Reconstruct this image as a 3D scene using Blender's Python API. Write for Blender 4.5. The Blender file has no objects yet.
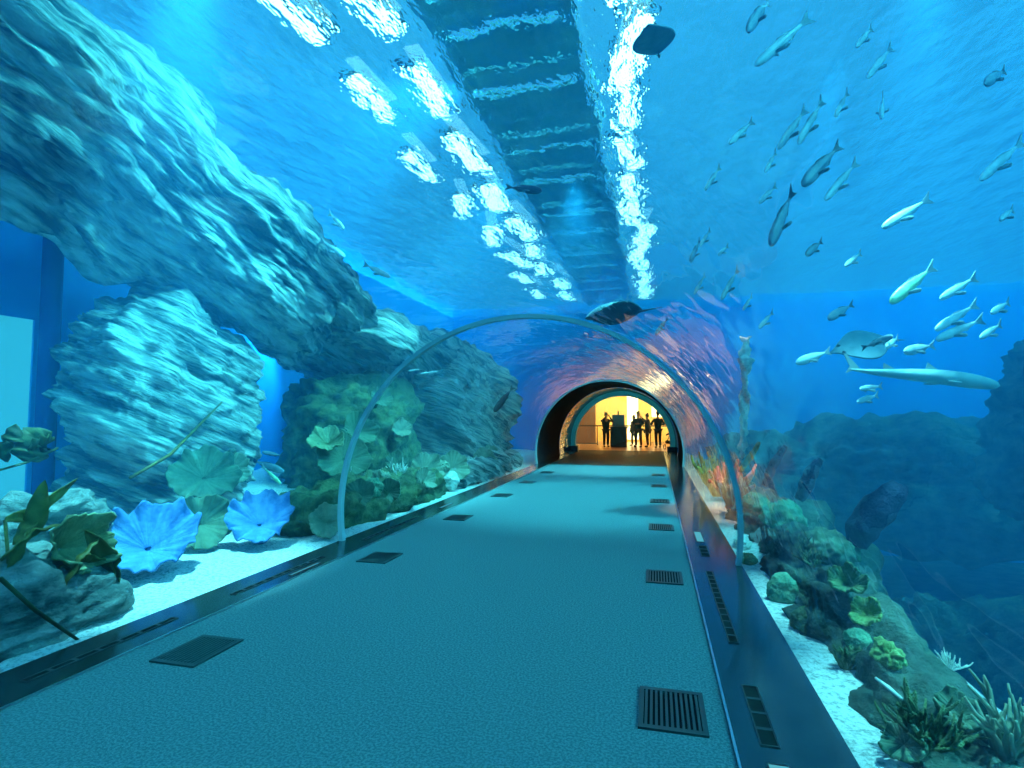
import bpy, bmesh, math, random
from math import sin, cos, pi, radians, sqrt, atan2
from mathutils import Vector, Matrix, Euler, noise

SC = bpy.context.scene
COL = SC.collection
rnd = random.Random(7)

# ------------------------------------------------------------------ camera
FPX, HEYE = 556.0, 1.6
YAW, PITCH = radians(14.399), radians(3.397)
cd = bpy.data.cameras.new('camera'); cam = bpy.data.objects.new('camera', cd); COL.objects.link(cam)
cam.location = (0, 0, HEYE); cam.rotation_euler = (pi/2 + PITCH, 0, YAW)
cd.sensor_width = 36; cd.lens = FPX/1024*36; cd.clip_end = 300; cd.clip_start = 0.02
SC.camera = cam
_F = Vector((-sin(YAW)*cos(PITCH), cos(YAW)*cos(PITCH), sin(PITCH)))
_R = Vector((cos(YAW), sin(YAW), 0)); _U = _R.cross(_F)
def at(u, v, ax, val):
    """point of the place seen at pixel u,v on the plane axis=val"""
    d = _F + _R*((u-512)/FPX) - _U*((v-384)/FPX)
    o = Vector((0, 0, HEYE)); t = (val-o[ax])/d[ax]
    return o + d*t

# ------------------------------------------------------------------ helpers
def tag(o, label=None, cat=None, group=None, kind=None):
    if label: o['label'] = label
    if cat: o['category'] = cat
    if group: o['group'] = group
    if kind: o['kind'] = kind
    return o

def empty(name, loc=(0, 0, 0), rot=(0, 0, 0), scale=1.0):
    o = bpy.data.objects.new(name, None); COL.objects.link(o)
    o.location = loc; o.rotation_euler = rot; o.scale = (scale,)*3
    o.empty_display_size = 0.1
    return o

def mesh(name, verts, faces, mat=None, parent=None, smooth=True):
    me = bpy.data.meshes.new(name)
    me.from_pydata([tuple(v) for v in verts], [], faces); me.update()
    if smooth: me.polygons.foreach_set('use_smooth', [True]*len(me.polygons))
    o = bpy.data.objects.new(name, me); COL.objects.link(o)
    if mat: me.materials.append(mat)
    if parent: o.parent = parent
    return o

class MB:
    """collects shapes for ONE mesh"""
    def __init__(s): s.v = []; s.f = []
    def box(s, a, b):
        (x0, y0, z0), (x1, y1, z1) = a, b; n = len(s.v)
        s.v += [(x0,y0,z0),(x1,y0,z0),(x1,y1,z0),(x0,y1,z0),(x0,y0,z1),(x1,y0,z1),(x1,y1,z1),(x0,y1,z1)]
        s.f += [tuple(n+i for i in q) for q in ((0,3,2,1),(4,5,6,7),(0,1,5,4),(1,2,6,5),(2,3,7,6),(3,0,4,7))]
        return s
    def tube(s, pts, rad, seg=8, cap=True):
        pts = [Vector(p) for p in pts]; n0 = len(s.v)
        r = rad if hasattr(rad, '__len__') else [rad]*len(pts)
        up = Vector((0.13, 0.21, 0.97)).normalized()
        for i, p in enumerate(pts):
            t = (pts[min(i+1, len(pts)-1)] - pts[max(i-1, 0)]).normalized()
            a = t.cross(up)
            if a.length < 0.05: a = t.cross(Vector((1, 0, 0)))
            a.normalize(); b = t.cross(a)
            for k in range(seg):
                w = 2*pi*k/seg
                s.v.append(tuple(p + (a*cos(w)+b*sin(w))*r[i]))
        for i in range(len(pts)-1):
            for k in range(seg):
                k2 = (k+1) % seg
                s.f.append((n0+i*seg+k, n0+i*seg+k2, n0+(i+1)*seg+k2, n0+(i+1)*seg+k))
        if cap:
            s.f.append(tuple(n0+k for k in reversed(range(seg))))
            s.f.append(tuple(n0+(len(pts)-1)*seg+k for k in range(seg)))
        return s
    def grid(s, rows):
        n0 = len(s.v); m = len(rows[0])
        for r in rows: s.v += [tuple(p) for p in r]
        for i in range(len(rows)-1):
            for j in range(m-1):
                s.f.append((n0+i*m+j, n0+i*m+j+1, n0+(i+1)*m+j+1, n0+(i+1)*m+j))
        return s
    def build(s, name, mat=None, parent=None, smooth=False, bevel=0, solid=0):
        o = mesh(name, s.v, s.f, mat, parent, smooth)
        if solid:
            m = o.modifiers.new('solid', 'SOLIDIFY'); m.thickness = solid; m.offset = 0
        if bevel:
            m = o.modifiers.new('bevel', 'BEVEL'); m.width = bevel; m.segments = 2; m.limit_method = 'ANGLE'
        return o

# ------------------------------------------------------------------ materials
class NT:
    def __init__(s, name):
        s.m = bpy.data.materials.new(name); s.m.use_nodes = True
        s.t = s.m.node_tree; s.t.nodes.clear()
        s.out = s.n('ShaderNodeOutputMaterial')
    def n(s, typ, **kw):
        x = s.t.nodes.new(typ)
        for k, v in kw.items():
            if k in x.inputs.keys() if isinstance(k, str) and not hasattr(x, k) else False: x.inputs[k].default_value = v
            else: setattr(x, k, v)
        return x
    def l(s, a, b): s.t.links.new(a, b)

def c4(c): return (c[0], c[1], c[2], 1)

def surf(name, c1, c2=None, scale=6, stretch=(1, 1, 1), rough=0.7, metal=0, bump=0.0, bscale=None, spec=0.4, detail=6, lo=.35, hi=.65, coords='Object', trans=0.0, prerot=None):
    k = NT(name); b = k.n('ShaderNodeBsdfPrincipled')
    b.inputs['Roughness'].default_value = rough; b.inputs['Metallic'].default_value = metal
    b.inputs['Specular IOR Level'].default_value = spec
    b.inputs['Base Color'].default_value = c4(c1)
    tc = k.n('ShaderNodeTexCoord'); mp = k.n('ShaderNodeMapping'); mp.inputs['Scale'].default_value = stretch
    if prerot:
        m0 = k.n('ShaderNodeMapping'); m0.inputs['Rotation'].default_value = prerot
        k.l(tc.outputs[coords], m0.inputs['Vector']); k.l(m0.outputs[0], mp.inputs['Vector'])
    else: k.l(tc.outputs[coords], mp.inputs['Vector'])
    if c2:
        nz = k.n('ShaderNodeTexNoise'); nz.inputs['Scale'].default_value = scale; nz.inputs['Detail'].default_value = detail
        nz.inputs['Roughness'].default_value = .62
        k.l(mp.outputs[0], nz.inputs['Vector'])
        rp = k.n('ShaderNodeValToRGB'); rp.color_ramp.elements[0].position = lo; rp.color_ramp.elements[1].position = hi
        rp.color_ramp.elements[0].color = c4(c1); rp.color_ramp.elements[1].color = c4(c2)
        k.l(nz.outputs['Fac'], rp.inputs[0]); k.l(rp.outputs[0], b.inputs['Base Color'])
    if bump:
        n2 = k.n('ShaderNodeTexNoise'); n2.inputs['Scale'].default_value = bscale or scale*3; n2.inputs['Detail'].default_value = 8
        n2.inputs['Roughness'].default_value = .65
        k.l(mp.outputs[0], n2.inputs['Vector'])
        bp = k.n('ShaderNodeBump'); bp.inputs['Strength'].default_value = min(1, bump); bp.inputs['Distance'].default_value = 0.05*max(1, bump)
        k.l(n2.outputs['Fac'], bp.inputs['Height']); k.l(bp.outputs[0], b.inputs['Normal'])
    if trans:
        tr = k.n('ShaderNodeBsdfTranslucent'); tr.inputs['Color'].default_value = c4(c2 or c1)
        mx = k.n('ShaderNodeMixShader'); mx.inputs[0].default_value = trans
        k.l(b.outputs[0], mx.inputs[1]); k.l(tr.outputs[0], mx.inputs[2]); k.l(mx.outputs[0], k.out.inputs[0])
    else:
        k.l(b.outputs[0], k.out.inputs[0])
    return k.m

def emit(name, c, s):
    k = NT(name); e = k.n('ShaderNodeEmission'); e.inputs[0].default_value = c4(c); e.inputs[1].default_value = s
    k.l(e.outputs[0], k.out.inputs[0]); return k.m

def acrylic(name, base, top, rough, wave):
    """thin clear acrylic: lets light through, mirrors at grazing angles, slightly wavy"""
    k = NT(name)
    tc = k.n('ShaderNodeTexCoord'); mp = k.n('ShaderNodeMapping'); mp.inputs['Scale'].default_value = (1.0, .55, 1.0)
    k.l(tc.outputs['Object'], mp.inputs[0])
    nz = k.n('ShaderNodeTexNoise'); nz.inputs['Scale'].default_value = 1.5; nz.inputs['Detail'].default_value = 3
    k.l(mp.outputs[0], nz.inputs[0])
    bp = k.n('ShaderNodeBump'); bp.inputs['Strength'].default_value = 1; bp.inputs['Distance'].default_value = wave
    k.l(nz.outputs['Fac'], bp.inputs['Height'])
    lw = k.n('ShaderNodeLayerWeight'); lw.inputs['Blend'].default_value = .5
    pw = k.n('ShaderNodeMath', operation='POWER'); pw.inputs[1].default_value = 5
    k.l(lw.outputs['Facing'], pw.inputs[0])
    mr = k.n('ShaderNodeMapRange'); mr.inputs['To Min'].default_value = base; mr.inputs['To Max'].default_value = top
    k.l(pw.outputs[0], mr.inputs['Value'])
    t = k.n('ShaderNodeBsdfTransparent'); t.inputs[0].default_value = (.93, .98, 1, 1)
    g = k.n('ShaderNodeBsdfGlossy'); g.inputs['Roughness'].default_value = rough
    k.l(bp.outputs[0], g.inputs['Normal'])
    mx = k.n('ShaderNodeMixShader'); k.l(mr.outputs[0], mx.inputs[0]); k.l(t.outputs[0], mx.inputs[1]); k.l(g.outputs[0], mx.inputs[2])
    k.l(mx.outputs[0], k.out.inputs[0]); return k.m

M = {}
M['carpet'] = surf('carpet', (.115, .175, .185), (.20, .285, .295), scale=70, lo=.42, hi=.58, rough=.95, bump=.6, bscale=160, spec=.1)
M['black_gloss'] = surf('black_gloss', (.012, .016, .02), (.02, .026, .03), scale=4, rough=.16, spec=.6)
M['black_metal'] = surf('black_metal', (.02, .025, .028), rough=.45, spec=.4)
M['dark_hole'] = surf('dark_hole', (.004, .005, .006), rough=.9, spec=.1)
M['steel'] = surf('steel', (.6, .66, .66), rough=.3, metal=1)
M['ring'] = surf('ring', (.34, .46, .48), rough=.5, spec=.3)
M['arch'] = surf('arch', (.22, .62, .66), rough=.5)
M['sand'] = surf('sand', (.40, .46, .44), (.86, .90, .86), scale=30, rough=.95, bump=1.0, bscale=34, spec=.1, lo=.36, hi=.52)
M['rock'] = surf('rock', (.06, .11, .12), (.66, .74, .68), scale=1.6, stretch=(.6, .6, 5), rough=.9, bump=3.4, bscale=3.0, spec=.15, lo=.40, hi=.60, prerot=(radians(20.7), radians(-12.9), 0))  # dark bands in the colour stand in for shadow in the strata crevices
M['rock_mid'] = surf('rock_mid', (.05, .10, .10), (.26, .34, .32), scale=3.0, stretch=(1, 1, 2), rough=.9, bump=2.0, bscale=7, spec=.15, lo=.35, hi=.65)
M['rock_dark'] = surf('rock_dark', (.016, .035, .032), (.10, .15, .115), scale=2.2, rough=.9, bump=2.0, bscale=6, spec=.15)
M['rock_moss'] = surf('rock_moss', (.03, .06, .035), (.14, .22, .10), scale=4, rough=.9, bump=2.0, bscale=9, spec=.15)
M['blue_cup'] = surf('blue_cup', (.05, .17, .42), (.12, .32, .62), scale=7, rough=.75, bump=.4, bscale=30, spec=.2, trans=.12)
M['green_cup'] = surf('green_cup', (.07, .15, .10), (.16, .28, .18), scale=6, rough=.75, bump=.5, bscale=30, spec=.2, trans=.25)
M['lime_cup'] = surf('lime_cup', (.12, .17, .08), (.34, .42, .24), scale=6, rough=.75, bump=.5, bscale=30, spec=.2, trans=.25)
M['pale_cup'] = surf('pale_cup', (.20, .28, .20), (.40, .48, .34), scale=6, rough=.75, bump=.5, bscale=30, spec=.2, trans=.25)
M['kelp'] = surf('kelp', (.06, .07, .012), (.16, .16, .03), scale=5, rough=.5, bump=.3, spec=.4, trans=.3)
M['kelp_dark'] = surf('kelp_dark', (.015, .035, .02), (.05, .09, .03), scale=5, rough=.6, bump=.3, spec=.3, trans=.2)
M['boulder_green'] = surf('boulder_green', (.10, .30, .20), (.22, .44, .26), scale=12, rough=.85, bump=.8, bscale=40, spec=.15)
M['green_leafy'] = surf('green_leafy', (.10, .18, .08), (.22, .30, .14), scale=10, rough=.8, bump=.6, bscale=30, spec=.2)  # yellow-green of the leafy coral itself
M['yellow_coral'] = surf('yellow_coral', (.14, .24, .07), (.32, .42, .16), scale=10, rough=.8, bump=.6, bscale=30, spec=.2)
M['white_coral'] = surf('white_coral', (.5, .62, .55), (.75, .8, .7), scale=10, rough=.8, spec=.2)
M['red_coral'] = surf('red_coral', (.75, .10, .05), (.9, .28, .15), scale=9, rough=.7, bump=.5, spec=.3)
M['orange_coral'] = surf('orange_coral', (.75, .22, .03), (.9, .42, .08), scale=9, rough=.7, bump=.5, spec=.3)
M['dark_sponge'] = surf('dark_sponge', (.012, .02, .05), (.03, .045, .09), scale=8, rough=.9, bump=1, bscale=20, spec=.1)
M['brown_sponge'] = surf('brown_sponge', (.30, .10, .03), (.5, .2, .06), scale=8, rough=.9, bump=1, bscale=20, spec=.1)
M['fish_silver'] = surf('fish_silver', (.42, .55, .58), (.62, .74, .75), scale=8, rough=.35, spec=.6)
M['fish_grey'] = surf('fish_grey', (.08, .16, .22), (.16, .26, .32), scale=8, rough=.45, spec=.5)
M['fish_dark'] = surf('fish_dark', (.008, .02, .04), (.02, .04, .07), scale=8, rough=.5, spec=.4)
M['fish_green'] = surf('fish_green', (.16, .46, .22), (.50, .74, .5), scale=8, rough=.4, spec=.5)
M['fin'] = surf('fin', (.30, .42, .46), rough=.5, spec=.4, trans=.3)
M['fin_dark'] = surf('fin_dark', (.02, .04, .06), rough=.5, spec=.4)
M['eye'] = surf('eye', (.01, .01, .012), rough=.1)
M['shark'] = surf('shark', (.26, .42, .42), (.38, .52, .5), scale=5, rough=.55, spec=.4)
M['ray_grey'] = surf('ray_grey', (.08, .19, .24), (.13, .26, .32), scale=5, rough=.6, spec=.3)
M['ray'] = surf('ray', (.03, .08, .10), (.06, .12, .13), scale=5, rough=.6, spec=.3)
M['wall_blue'] = surf('wall_blue', (.03, .36, .80), (.05, .42, .88), scale=.6, rough=.9, spec=.1)
M['pillar_blue'] = surf('pillar_blue', (.01, .06, .25), rough=.8, spec=.2)
M['gantry'] = surf('gantry', (.34, .62, .60), (.55, .80, .74), scale=.8, rough=.9, spec=.1)
M['hall_wall'] = surf('hall_wall', (.80, .52, .16), (.85, .60, .22), scale=1, rough=.8)
M['hall_panel'] = surf('hall_panel', (.22, .13, .08), (.28, .17, .1), scale=2, rough=.7)
M['hall_floor'] = surf('hall_floor', (.20, .10, .04), (.26, .14, .06), scale=2, rough=.3)
M['hall_ceiling'] = surf('hall_ceiling', (.5, .28, .1), rough=.8)
M['passage'] = None
M['counter'] = surf('counter', (.018, .012, .009), (.03, .02, .014), scale=3, rough=.5)
M['screen'] = surf('screen', (.10, .09, .08), rough=.3)
M['cloth_black'] = surf('cloth_black', (.012, .010, .010), rough=.9)
M['cloth_brown'] = surf('cloth_brown', (.05, .022, .014), rough=.9)
M['cloth_navy'] = surf('cloth_navy', (.014, .014, .03), rough=.9)
M['skin'] = surf('skin', (.35, .18, .10), rough=.6)
M['hair'] = surf('hair', (.012, .008, .006), rough=.6)
M['bright_window'] = emit('bright_window', (1.0, .80, .36), 5.0)
M['lamp_lens'] = emit('lamp_lens', (.34, .90, 1.0), 7.0)
M['slot_light'] = emit('slot_light', (.12, .6, .75), .7)

# ------------------------------------------------------------------ tunnel section
CX, CZ, RAD = -1.54, 0.40, 2.42
A0 = math.asin(-CZ/RAD)                      # angle where the circle meets the floor
def arc(r, z0=0.0, n=72):
    a0 = math.asin((z0-CZ)/r)
    return [(CX + r*cos(a), CZ + r*sin(a)) for a in [a0 + (pi-2*a0)*i/n for i in range(n+1)]]

def shell(name, r, y0, y1, mat, flip=True, ny=24):
    prof = arc(r); rows = []
    for j in range(ny+1):
        y = y0+(y1-y0)*j/ny
        rows.append([(x, y, z) for x, z in (prof if flip else prof[::-1])])
    return tag(MB().grid(rows).build(name, mat, smooth=True), kind='structure')

def ring(name, r0, r1, y0, y1, mat):
    a, b = arc(r0), arc(r1); mb = MB()
    loop = [[(x, y0, z) for x, z in a], [(x, y0, z) for x, z in b], [(x, y1, z) for x, z in b], [(x, y1, z) for x, z in a], [(x, y0, z) for x, z in a]]
    mb.grid(loop)
    return tag(mb.build(name, mat, smooth=False), kind='structure')

M['acrylic'] = acrylic('acrylic', .035, .85, .03, .035)
M['acrylic_far'] = acrylic('acrylic_far', .05, .92, .02, .06)
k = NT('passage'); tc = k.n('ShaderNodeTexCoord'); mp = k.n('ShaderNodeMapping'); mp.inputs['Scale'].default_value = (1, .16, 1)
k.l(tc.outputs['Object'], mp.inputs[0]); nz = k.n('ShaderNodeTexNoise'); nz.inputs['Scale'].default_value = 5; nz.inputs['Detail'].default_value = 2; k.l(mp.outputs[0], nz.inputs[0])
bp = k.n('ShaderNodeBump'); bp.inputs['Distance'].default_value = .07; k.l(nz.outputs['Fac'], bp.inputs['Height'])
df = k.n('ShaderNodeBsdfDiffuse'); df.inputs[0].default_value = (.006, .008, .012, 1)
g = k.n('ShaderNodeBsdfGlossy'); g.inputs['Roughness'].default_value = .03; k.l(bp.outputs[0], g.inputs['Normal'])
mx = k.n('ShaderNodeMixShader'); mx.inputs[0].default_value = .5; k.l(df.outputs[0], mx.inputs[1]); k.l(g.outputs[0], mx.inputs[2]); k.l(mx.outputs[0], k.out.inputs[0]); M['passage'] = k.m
M['threshold'] = surf('threshold', (.012, .016, .02), (.02, .026, .03), scale=4, rough=.5, spec=.06)
Y0, Y1, Y2, Y3, Y4 = -3.0, 6.5, 18.7, 27.0, 37.0
tag(shell('window_1', RAD, Y0, Y1-.04, M['acrylic']), 'clear curved acrylic vault of the near tunnel section')
tag(shell('window_2', RAD, Y1+.04, Y2, M['acrylic_far']), 'clear curved acrylic vault beyond the first joint ring')
tag(ring('trim_1', RAD-.03, RAD+.02, Y1-.04, Y1+.035, M['ring']), 'grey joint ring arching over the near tunnel')
tag(ring('trim_2', RAD-.03, RAD+.03, Y2-.05, Y2+.05, M['ring']), 'thin joint ring at the end of the blue carpet')
tag(ring('trim_3', RAD-.22, RAD+.02, Y3-.15, Y3+.1, M['arch']), 'thick teal arch framing the lit hall')
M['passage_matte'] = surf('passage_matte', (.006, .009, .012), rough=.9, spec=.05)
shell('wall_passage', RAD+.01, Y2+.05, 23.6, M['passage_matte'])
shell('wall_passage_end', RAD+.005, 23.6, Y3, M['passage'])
# black foot blocks under the arch
for i, x in enumerate((CX-2.26, CX+2.26)):
    tag(MB().box((x-.2, Y3-.3, 0), (x+.2, Y3+.2, .22)).build('trim_%d' % (4+i), M['black_gloss'], bevel=.02), kind='structure')

# floors
XL, XR = -3.48, 0.345
tag(mesh('floor', [(XL, Y0, 0), (XR, Y0, 0), (XR, Y2, 0), (XL, Y2, 0)], [(0, 1, 2, 3)], M['carpet'], smooth=False), 'teal-grey carpet of the tunnel walkway', kind='structure')
tag(MB().box((XL, Y2, -.05), (XR, Y3+.1, .004)).build('floor_threshold', M['threshold']), kind='structure')
tag(MB().box((-3.96, Y0, -.3), (XL-.012, Y3, .012)).build('trim_6', M['black_gloss']), 'black polished sill along the left glass', kind='structure')
tag(MB().box((XR+.012, Y0, -.3), (0.88, Y3, .012)).build('trim_7', M['black_gloss']), 'black polished sill along the right glass', kind='structure')
tag(MB().box((XL-.012, Y0, -.05), (XL, Y2, .014)).build('trim_8', M['steel']), 'thin metal edge strip left of the carpet', kind='structure')
tag(MB().box((XR, Y0, -.05), (XR+.012, Y2, .014)).build('trim_9', M['steel']), 'thin metal edge strip right of the carpet', kind='structure')

# floor grilles
def grille_proto():
    r = empty('floor_grille')
    w, d = .175, .225; f = MB(); t = .026
    f.box((-w, -d, 0), (w, -d+.035, .012)).box((-w, d-.035, 0), (w, d, .012)).box((-w, -d+.035, 0), (-w+t, d-.035, .012)).box((w-t, -d+.035, 0), (w, d-.035, .012))
    f.build('frame', M['black_metal'], r)
    MB().box((-w+t, -d+.035, 0.001), (w-t, d-.035, .003)).build('backing', M['dark_hole'], r)
    n = 11
    for i in range(n):
        x = -w+t + (2*w-2*t)*(i+.5)/n
        MB().box((x-.007, -d+.035, .003), (x+.007, d-.035, .011)).build('slat', M['black_metal'], r)
    return r
def dup(src, **kw):
    c = src.copy(); COL.objects.link(c)
    for k in list(c.keys()):
        if k in ('label',): del c[k]
    for ch in src.children:
        d = ch.copy(); COL.objects.link(d); d.parent = c
        for g in ch.children:
            e = g.copy(); COL.objects.link(e); e.parent = d
    for k, v in kw.items(): setattr(c, k, v)
    return c
g0 = grille_proto()
GY = (3.25, 5.85, 8.45, 11.05, 13.45, 15.95)
ordn = ('nearest', 'second', 'third', 'fourth', 'fifth', 'farthest')
first = True
for side, gx, extra in (('right', .065, ''), ('left', -3.05, '')):
    for i, gy in enumerate(GY):
        o = g0 if first else dup(g0)
        first = False
        o.location = (gx, gy, 0.001)
        lab = {0: 'nearest black slotted floor grille at the %s edge of the carpet', 5: 'farthest black floor grille along the %s edge of the carpet'}.get(i, ordn[i]+' black floor grille from the camera along the %s carpet edge') % side
        tag(o, lab, 'floor grille', 'floor grilles along the %s carpet edge' % side)

# slots in the sills
def slot(x, y0, y1, w, label, light=False, n=None):
    r = empty('sill_vent', (x, (y0+y1)/2, .012)); L = (y1-y0)/2
    f = MB(); t = .008
    f.box((-w, -L, 0), (w, -L+t, .006)).box((-w, L-t, 0), (w, L, .006)).box((-w, -L+t, 0), (-w+t, L-t, .006)).box((w-t, -L+t, 0), (w, L-t, .006))
    f.build('frame', M['black_metal'], r)
    MB().box((-w+t, -L+t, 0), (w-t, L-t, .002)).build('lens' if light else 'backing', M['slot_light'] if light else M['dark_hole'], r)
    if not light:
        k = max(2, int((y1-y0)/.14))
        for i in range(1, k):
            y = -L + 2*L*i/k
            MB().box((-w+t, y-.012, .002), (w-t, y+.012, .005)).build('slat', M['black_metal'], r)
    tag(r, label, 'light' if light else 'vent', 'slots in the black sills')
slot(.515, 3.0, 3.63, .045, 'nearest recessed slot vent in the right black sill')
slot(.515, 4.27, 6.14, .035, 'long recessed slot vent in the right black sill')
slot(.54, 6.8, 7.32, .05, 'short recessed slot vent in the right sill before the ring')
slot(.54, 7.55, 8.2, .05, 'pale lit slot in the right sill beyond the ring', True)
slot(.52, 2.3, 2.86, .05, 'pale lit slot in the right sill at the lower frame edge', True)
slot(-3.685, 4.3, 5.7, .03, 'long dark slot vent in the left sill by the blue corals')
slot(-3.57, 4.95, 5.45, .022, 'pale lit slot in the left sill below the blue corals', True)
slot(-3.70, 2.6, 3.7, .03, 'dark slot vent in the left sill nearest the camera')
slot(-3.68, 6.6, 8.3, .03, 'dark slot vent in the left sill just past the ring')
slot(-3.66, 9.2, 9.8, .028, 'small pale lit slot in the left sill below the cup corals', True)

# ------------------------------------------------------------------ lit hall beyond the arch
tag(MB().box((-8, Y3+.1, -.1), (5, Y4, 0)).build('floor_hall', M['hall_floor']), kind='structure')
tag(MB().box((-8, Y4, -.1), (5, Y4+.2, 5)).build('wall_back', M['hall_wall']), kind='structure')
tag(MB().box((-8.2, Y3+.1, -.1), (-8, Y4, 5)).build('wall_hall_left', M['hall_wall']), kind='structure')
tag(MB().box((5, Y3+.1, -.1), (5.2, Y4, 5)).build('wall_hall_right', M['hall_wall']), kind='structure')
tag(MB().box((-8.2, Y3+.1, 5), (5.2, Y4+.2, 5.2)).build('ceiling', M['hall_ceiling']), kind='structure')
r = empty('brown_screen', (-4.35, 33.6, 0)); tag(r, 'brown partition panel at the left of the lit hall', 'panel')
MB().box((-.9, -.08, .05), (.9, .08, 2.5)).build('panel', M['hall_panel'], r, bevel=.01)
MB().box((-.95, -.1, 0), (.95, .1, .05)).build('plinth', M['counter'], r)
w = MB().box((-1.75, Y4-.06, .15), (-1.05, Y4-.02, 4.2)).build('bright_pane', M['bright_window']); tag(w, 'tall glowing light panel on the back wall of the hall', 'light panel')
w = MB().box((-.2, Y4-.06, 1.6), (.7, Y4-.02, 3.6)).build('bright_pane', M['bright_window']); tag(w, 'short glowing light panel behind the standing people', 'light panel')

def person_root(loc, rz, label): 
    r = empty('person', loc, (0, 0, rz)); return tag(r, label, 'person', 'people in the lit hall')
def skin(name, J, edges, mat, parent, root):
    keys = list(J); idx = {k: i for i, k in enumerate(keys)}
    me = bpy.data.meshes.new(name); me.from_pydata([J[k][0] for k in keys], [(idx[a], idx[b]) for a, b in edges], []); me.update()
    o = bpy.data.objects.new(name, me); COL.objects.link(o); o.parent = parent
    m = o.modifiers.new('skin', 'SKIN'); m.use_smooth_shade = True
    for i, k in enumerate(keys):
        rr = J[k][1]
        sv = me.skin_vertices[0].data[i] if me.skin_vertices else None
        if sv is None: break
        sv.radius = rr if hasattr(rr, '__len__') else (rr, rr); sv.use_root = (k == root)
    s = o.modifiers.new('sub', 'SUBSURF'); s.levels = 1; s.render_levels = 2
    me.materials.append(mat); return o
def person(loc, rz, label, arms, shirt, trousers, stride=.10, hgt=1.0, skirt=False):
    r = person_root(loc, rz, label); r.scale = (hgt,)*3
    # arms: dict side -> (elbow, wrist) local; figure faces +Y
    J, E = {}, []
    def add(k, p, rad, prev=None):
        J[k] = (p, rad)
        if prev: E.append((prev, k))
    add('pelvis', (0, 0, .96), (.15, .11)); add('waist', (0, .0, 1.12), (.135, .10), 'pelvis'); add('chest', (0, .01, 1.32), (.165, .115), 'waist')
    add('neckbase', (0, 0, 1.47), (.075, .07), 'chest'); add('neck', (0, .01, 1.54), .055, 'neckbase'); add('jaw', (0, .025, 1.60), (.062, .075), 'neck'); add('head', (0, .015, 1.68), (.075, .092), 'jaw'); add('crown', (0, .0, 1.75), (.06, .07), 'head')
    for s, sg in (('l', -1), ('r', 1)):
        el, wr = arms[s]
        add('sh'+s, (sg*.19, 0, 1.42), .062, 'chest'); add('el'+s, el, .043, 'sh'+s); add('wr'+s, wr, .028, 'el'+s)
        d = (Vector(wr)-Vector(el)).normalized(); pm = Vector(wr)+d*.07
        add('pm'+s, tuple(pm), (.036, .02), 'wr'+s)
        side = d.cross(Vector((0, 1, 0.3))).normalized()
        for fi, (off, ln) in enumerate(((-.03, .065), (-.01, .078), (.01, .074), (.03, .058))):
            p1 = pm + side*off + d*(.035); p2 = p1 + d*ln*.55 + Vector((0, .012, 0)); p3 = p2 + d*ln*.4 + Vector((0, .022, 0))
            add('f%s%d' % (s, fi), tuple(p1), .010, 'pm'+s); add('g%s%d' % (s, fi), tuple(p2), .009, 'f%s%d' % (s, fi)); add('h%s%d' % (s, fi), tuple(p3), .008, 'g%s%d' % (s, fi))
        t1 = Vector(wr)+d*.03 - side*.045*sg; add('t'+s, tuple(t1), .011, 'wr'+s); add('u'+s, tuple(t1+d*.04-side*.012*sg), .009, 't'+s)
        ky = stride*sg
        add('hip'+s, (sg*.10, 0, .90), .092, 'pelvis'); add('kn'+s, (sg*.115, ky*.4+.02, .50), .062, 'hip'+s); add('an'+s, (sg*.12, ky*.5-.02, .09), .04, 'kn'+s); add('toe'+s, (sg*.14, ky*.5+.16, .035), (.036, .028), 'an'+s)
    skin('body', J, E, M['skin'], r, 'pelvis')
    # nose, ears as part of the face
    # clothing children
    K = {'w0': ((0, 0, .93), (.18, .145)), 'w1': ((0, 0, 1.12), (.175, .14)), 'w2': ((0, .01, 1.32), (.21, .155)), 'w3': ((0, 0, 1.47), (.11, .105))}
    KE = [('w0', 'w1'), ('w1', 'w2'), ('w2', 'w3')]
    for s, sg in (('l', -1), ('r', 1)):
        el, wr = arms[s]
        K['s'+s] = ((sg*.19, 0, 1.42), .075); K['e'+s] = (el, .056); K['c'+s] = (wr, .042)
        KE += [('w2', 's'+s), ('s'+s, 'e'+s), ('e'+s, 'c'+s)]
    skin('jacket', K, KE, shirt, r, 'w1')
    T = {'p': ((0, 0, .95), (.18, .14))}; TE = []
    for s, sg in (('l', -1), ('r', 1)):
        ky = stride*sg
        T['h'+s] = ((sg*.10, 0, .88), .105); T['k'+s] = ((sg*.115, ky*.4+.02, .50), .076); T['a'+s] = ((sg*.12, ky*.5-.02, .10), .06)
        TE += [('p', 'h'+s), ('h'+s, 'k'+s), ('k'+s, 'a'+s)]
    skin('trousers', T, TE, trousers, r, 'p')
    H = {'a': ((0, -.05, 1.64), (.07, .05)), 'b': ((0, -.03, 1.74), (.083, .085)), 'c': ((0, .02, 1.79), (.06, .06))}
    skin('hair', H, [('a', 'b'), ('b', 'c')], M['hair'], r, 'b')
    for s, sg in (('l', -1), ('r', 1)):
        ky = stride*sg
        SH = {'a': ((sg*.12, ky*.5-.03, .06), (.05, .05)), 'b': ((sg*.14, ky*.5+.17, .04), (.045, .035))}
        skin('shoe', SH, [('a', 'b')], M['cloth_black'], r, 'a')
    return r
PY = 30.0
raised = {'l': ((-.30, .22, 1.36), (-.10, .36, 1.60)), 'r': ((.32, .20, 1.38), (.12, .36, 1.60))}
hanging = {'l': ((-.27, .0, 1.14), (-.25, .10, .90)), 'r': ((.27, .0, 1.14), (.25, .10, .90))}
bent = {'l': ((-.36, .02, 1.18), (-.20, .26, 1.20)), 'r': ((.36, .02, 1.18), (.20, .26, 1.20))}
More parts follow.
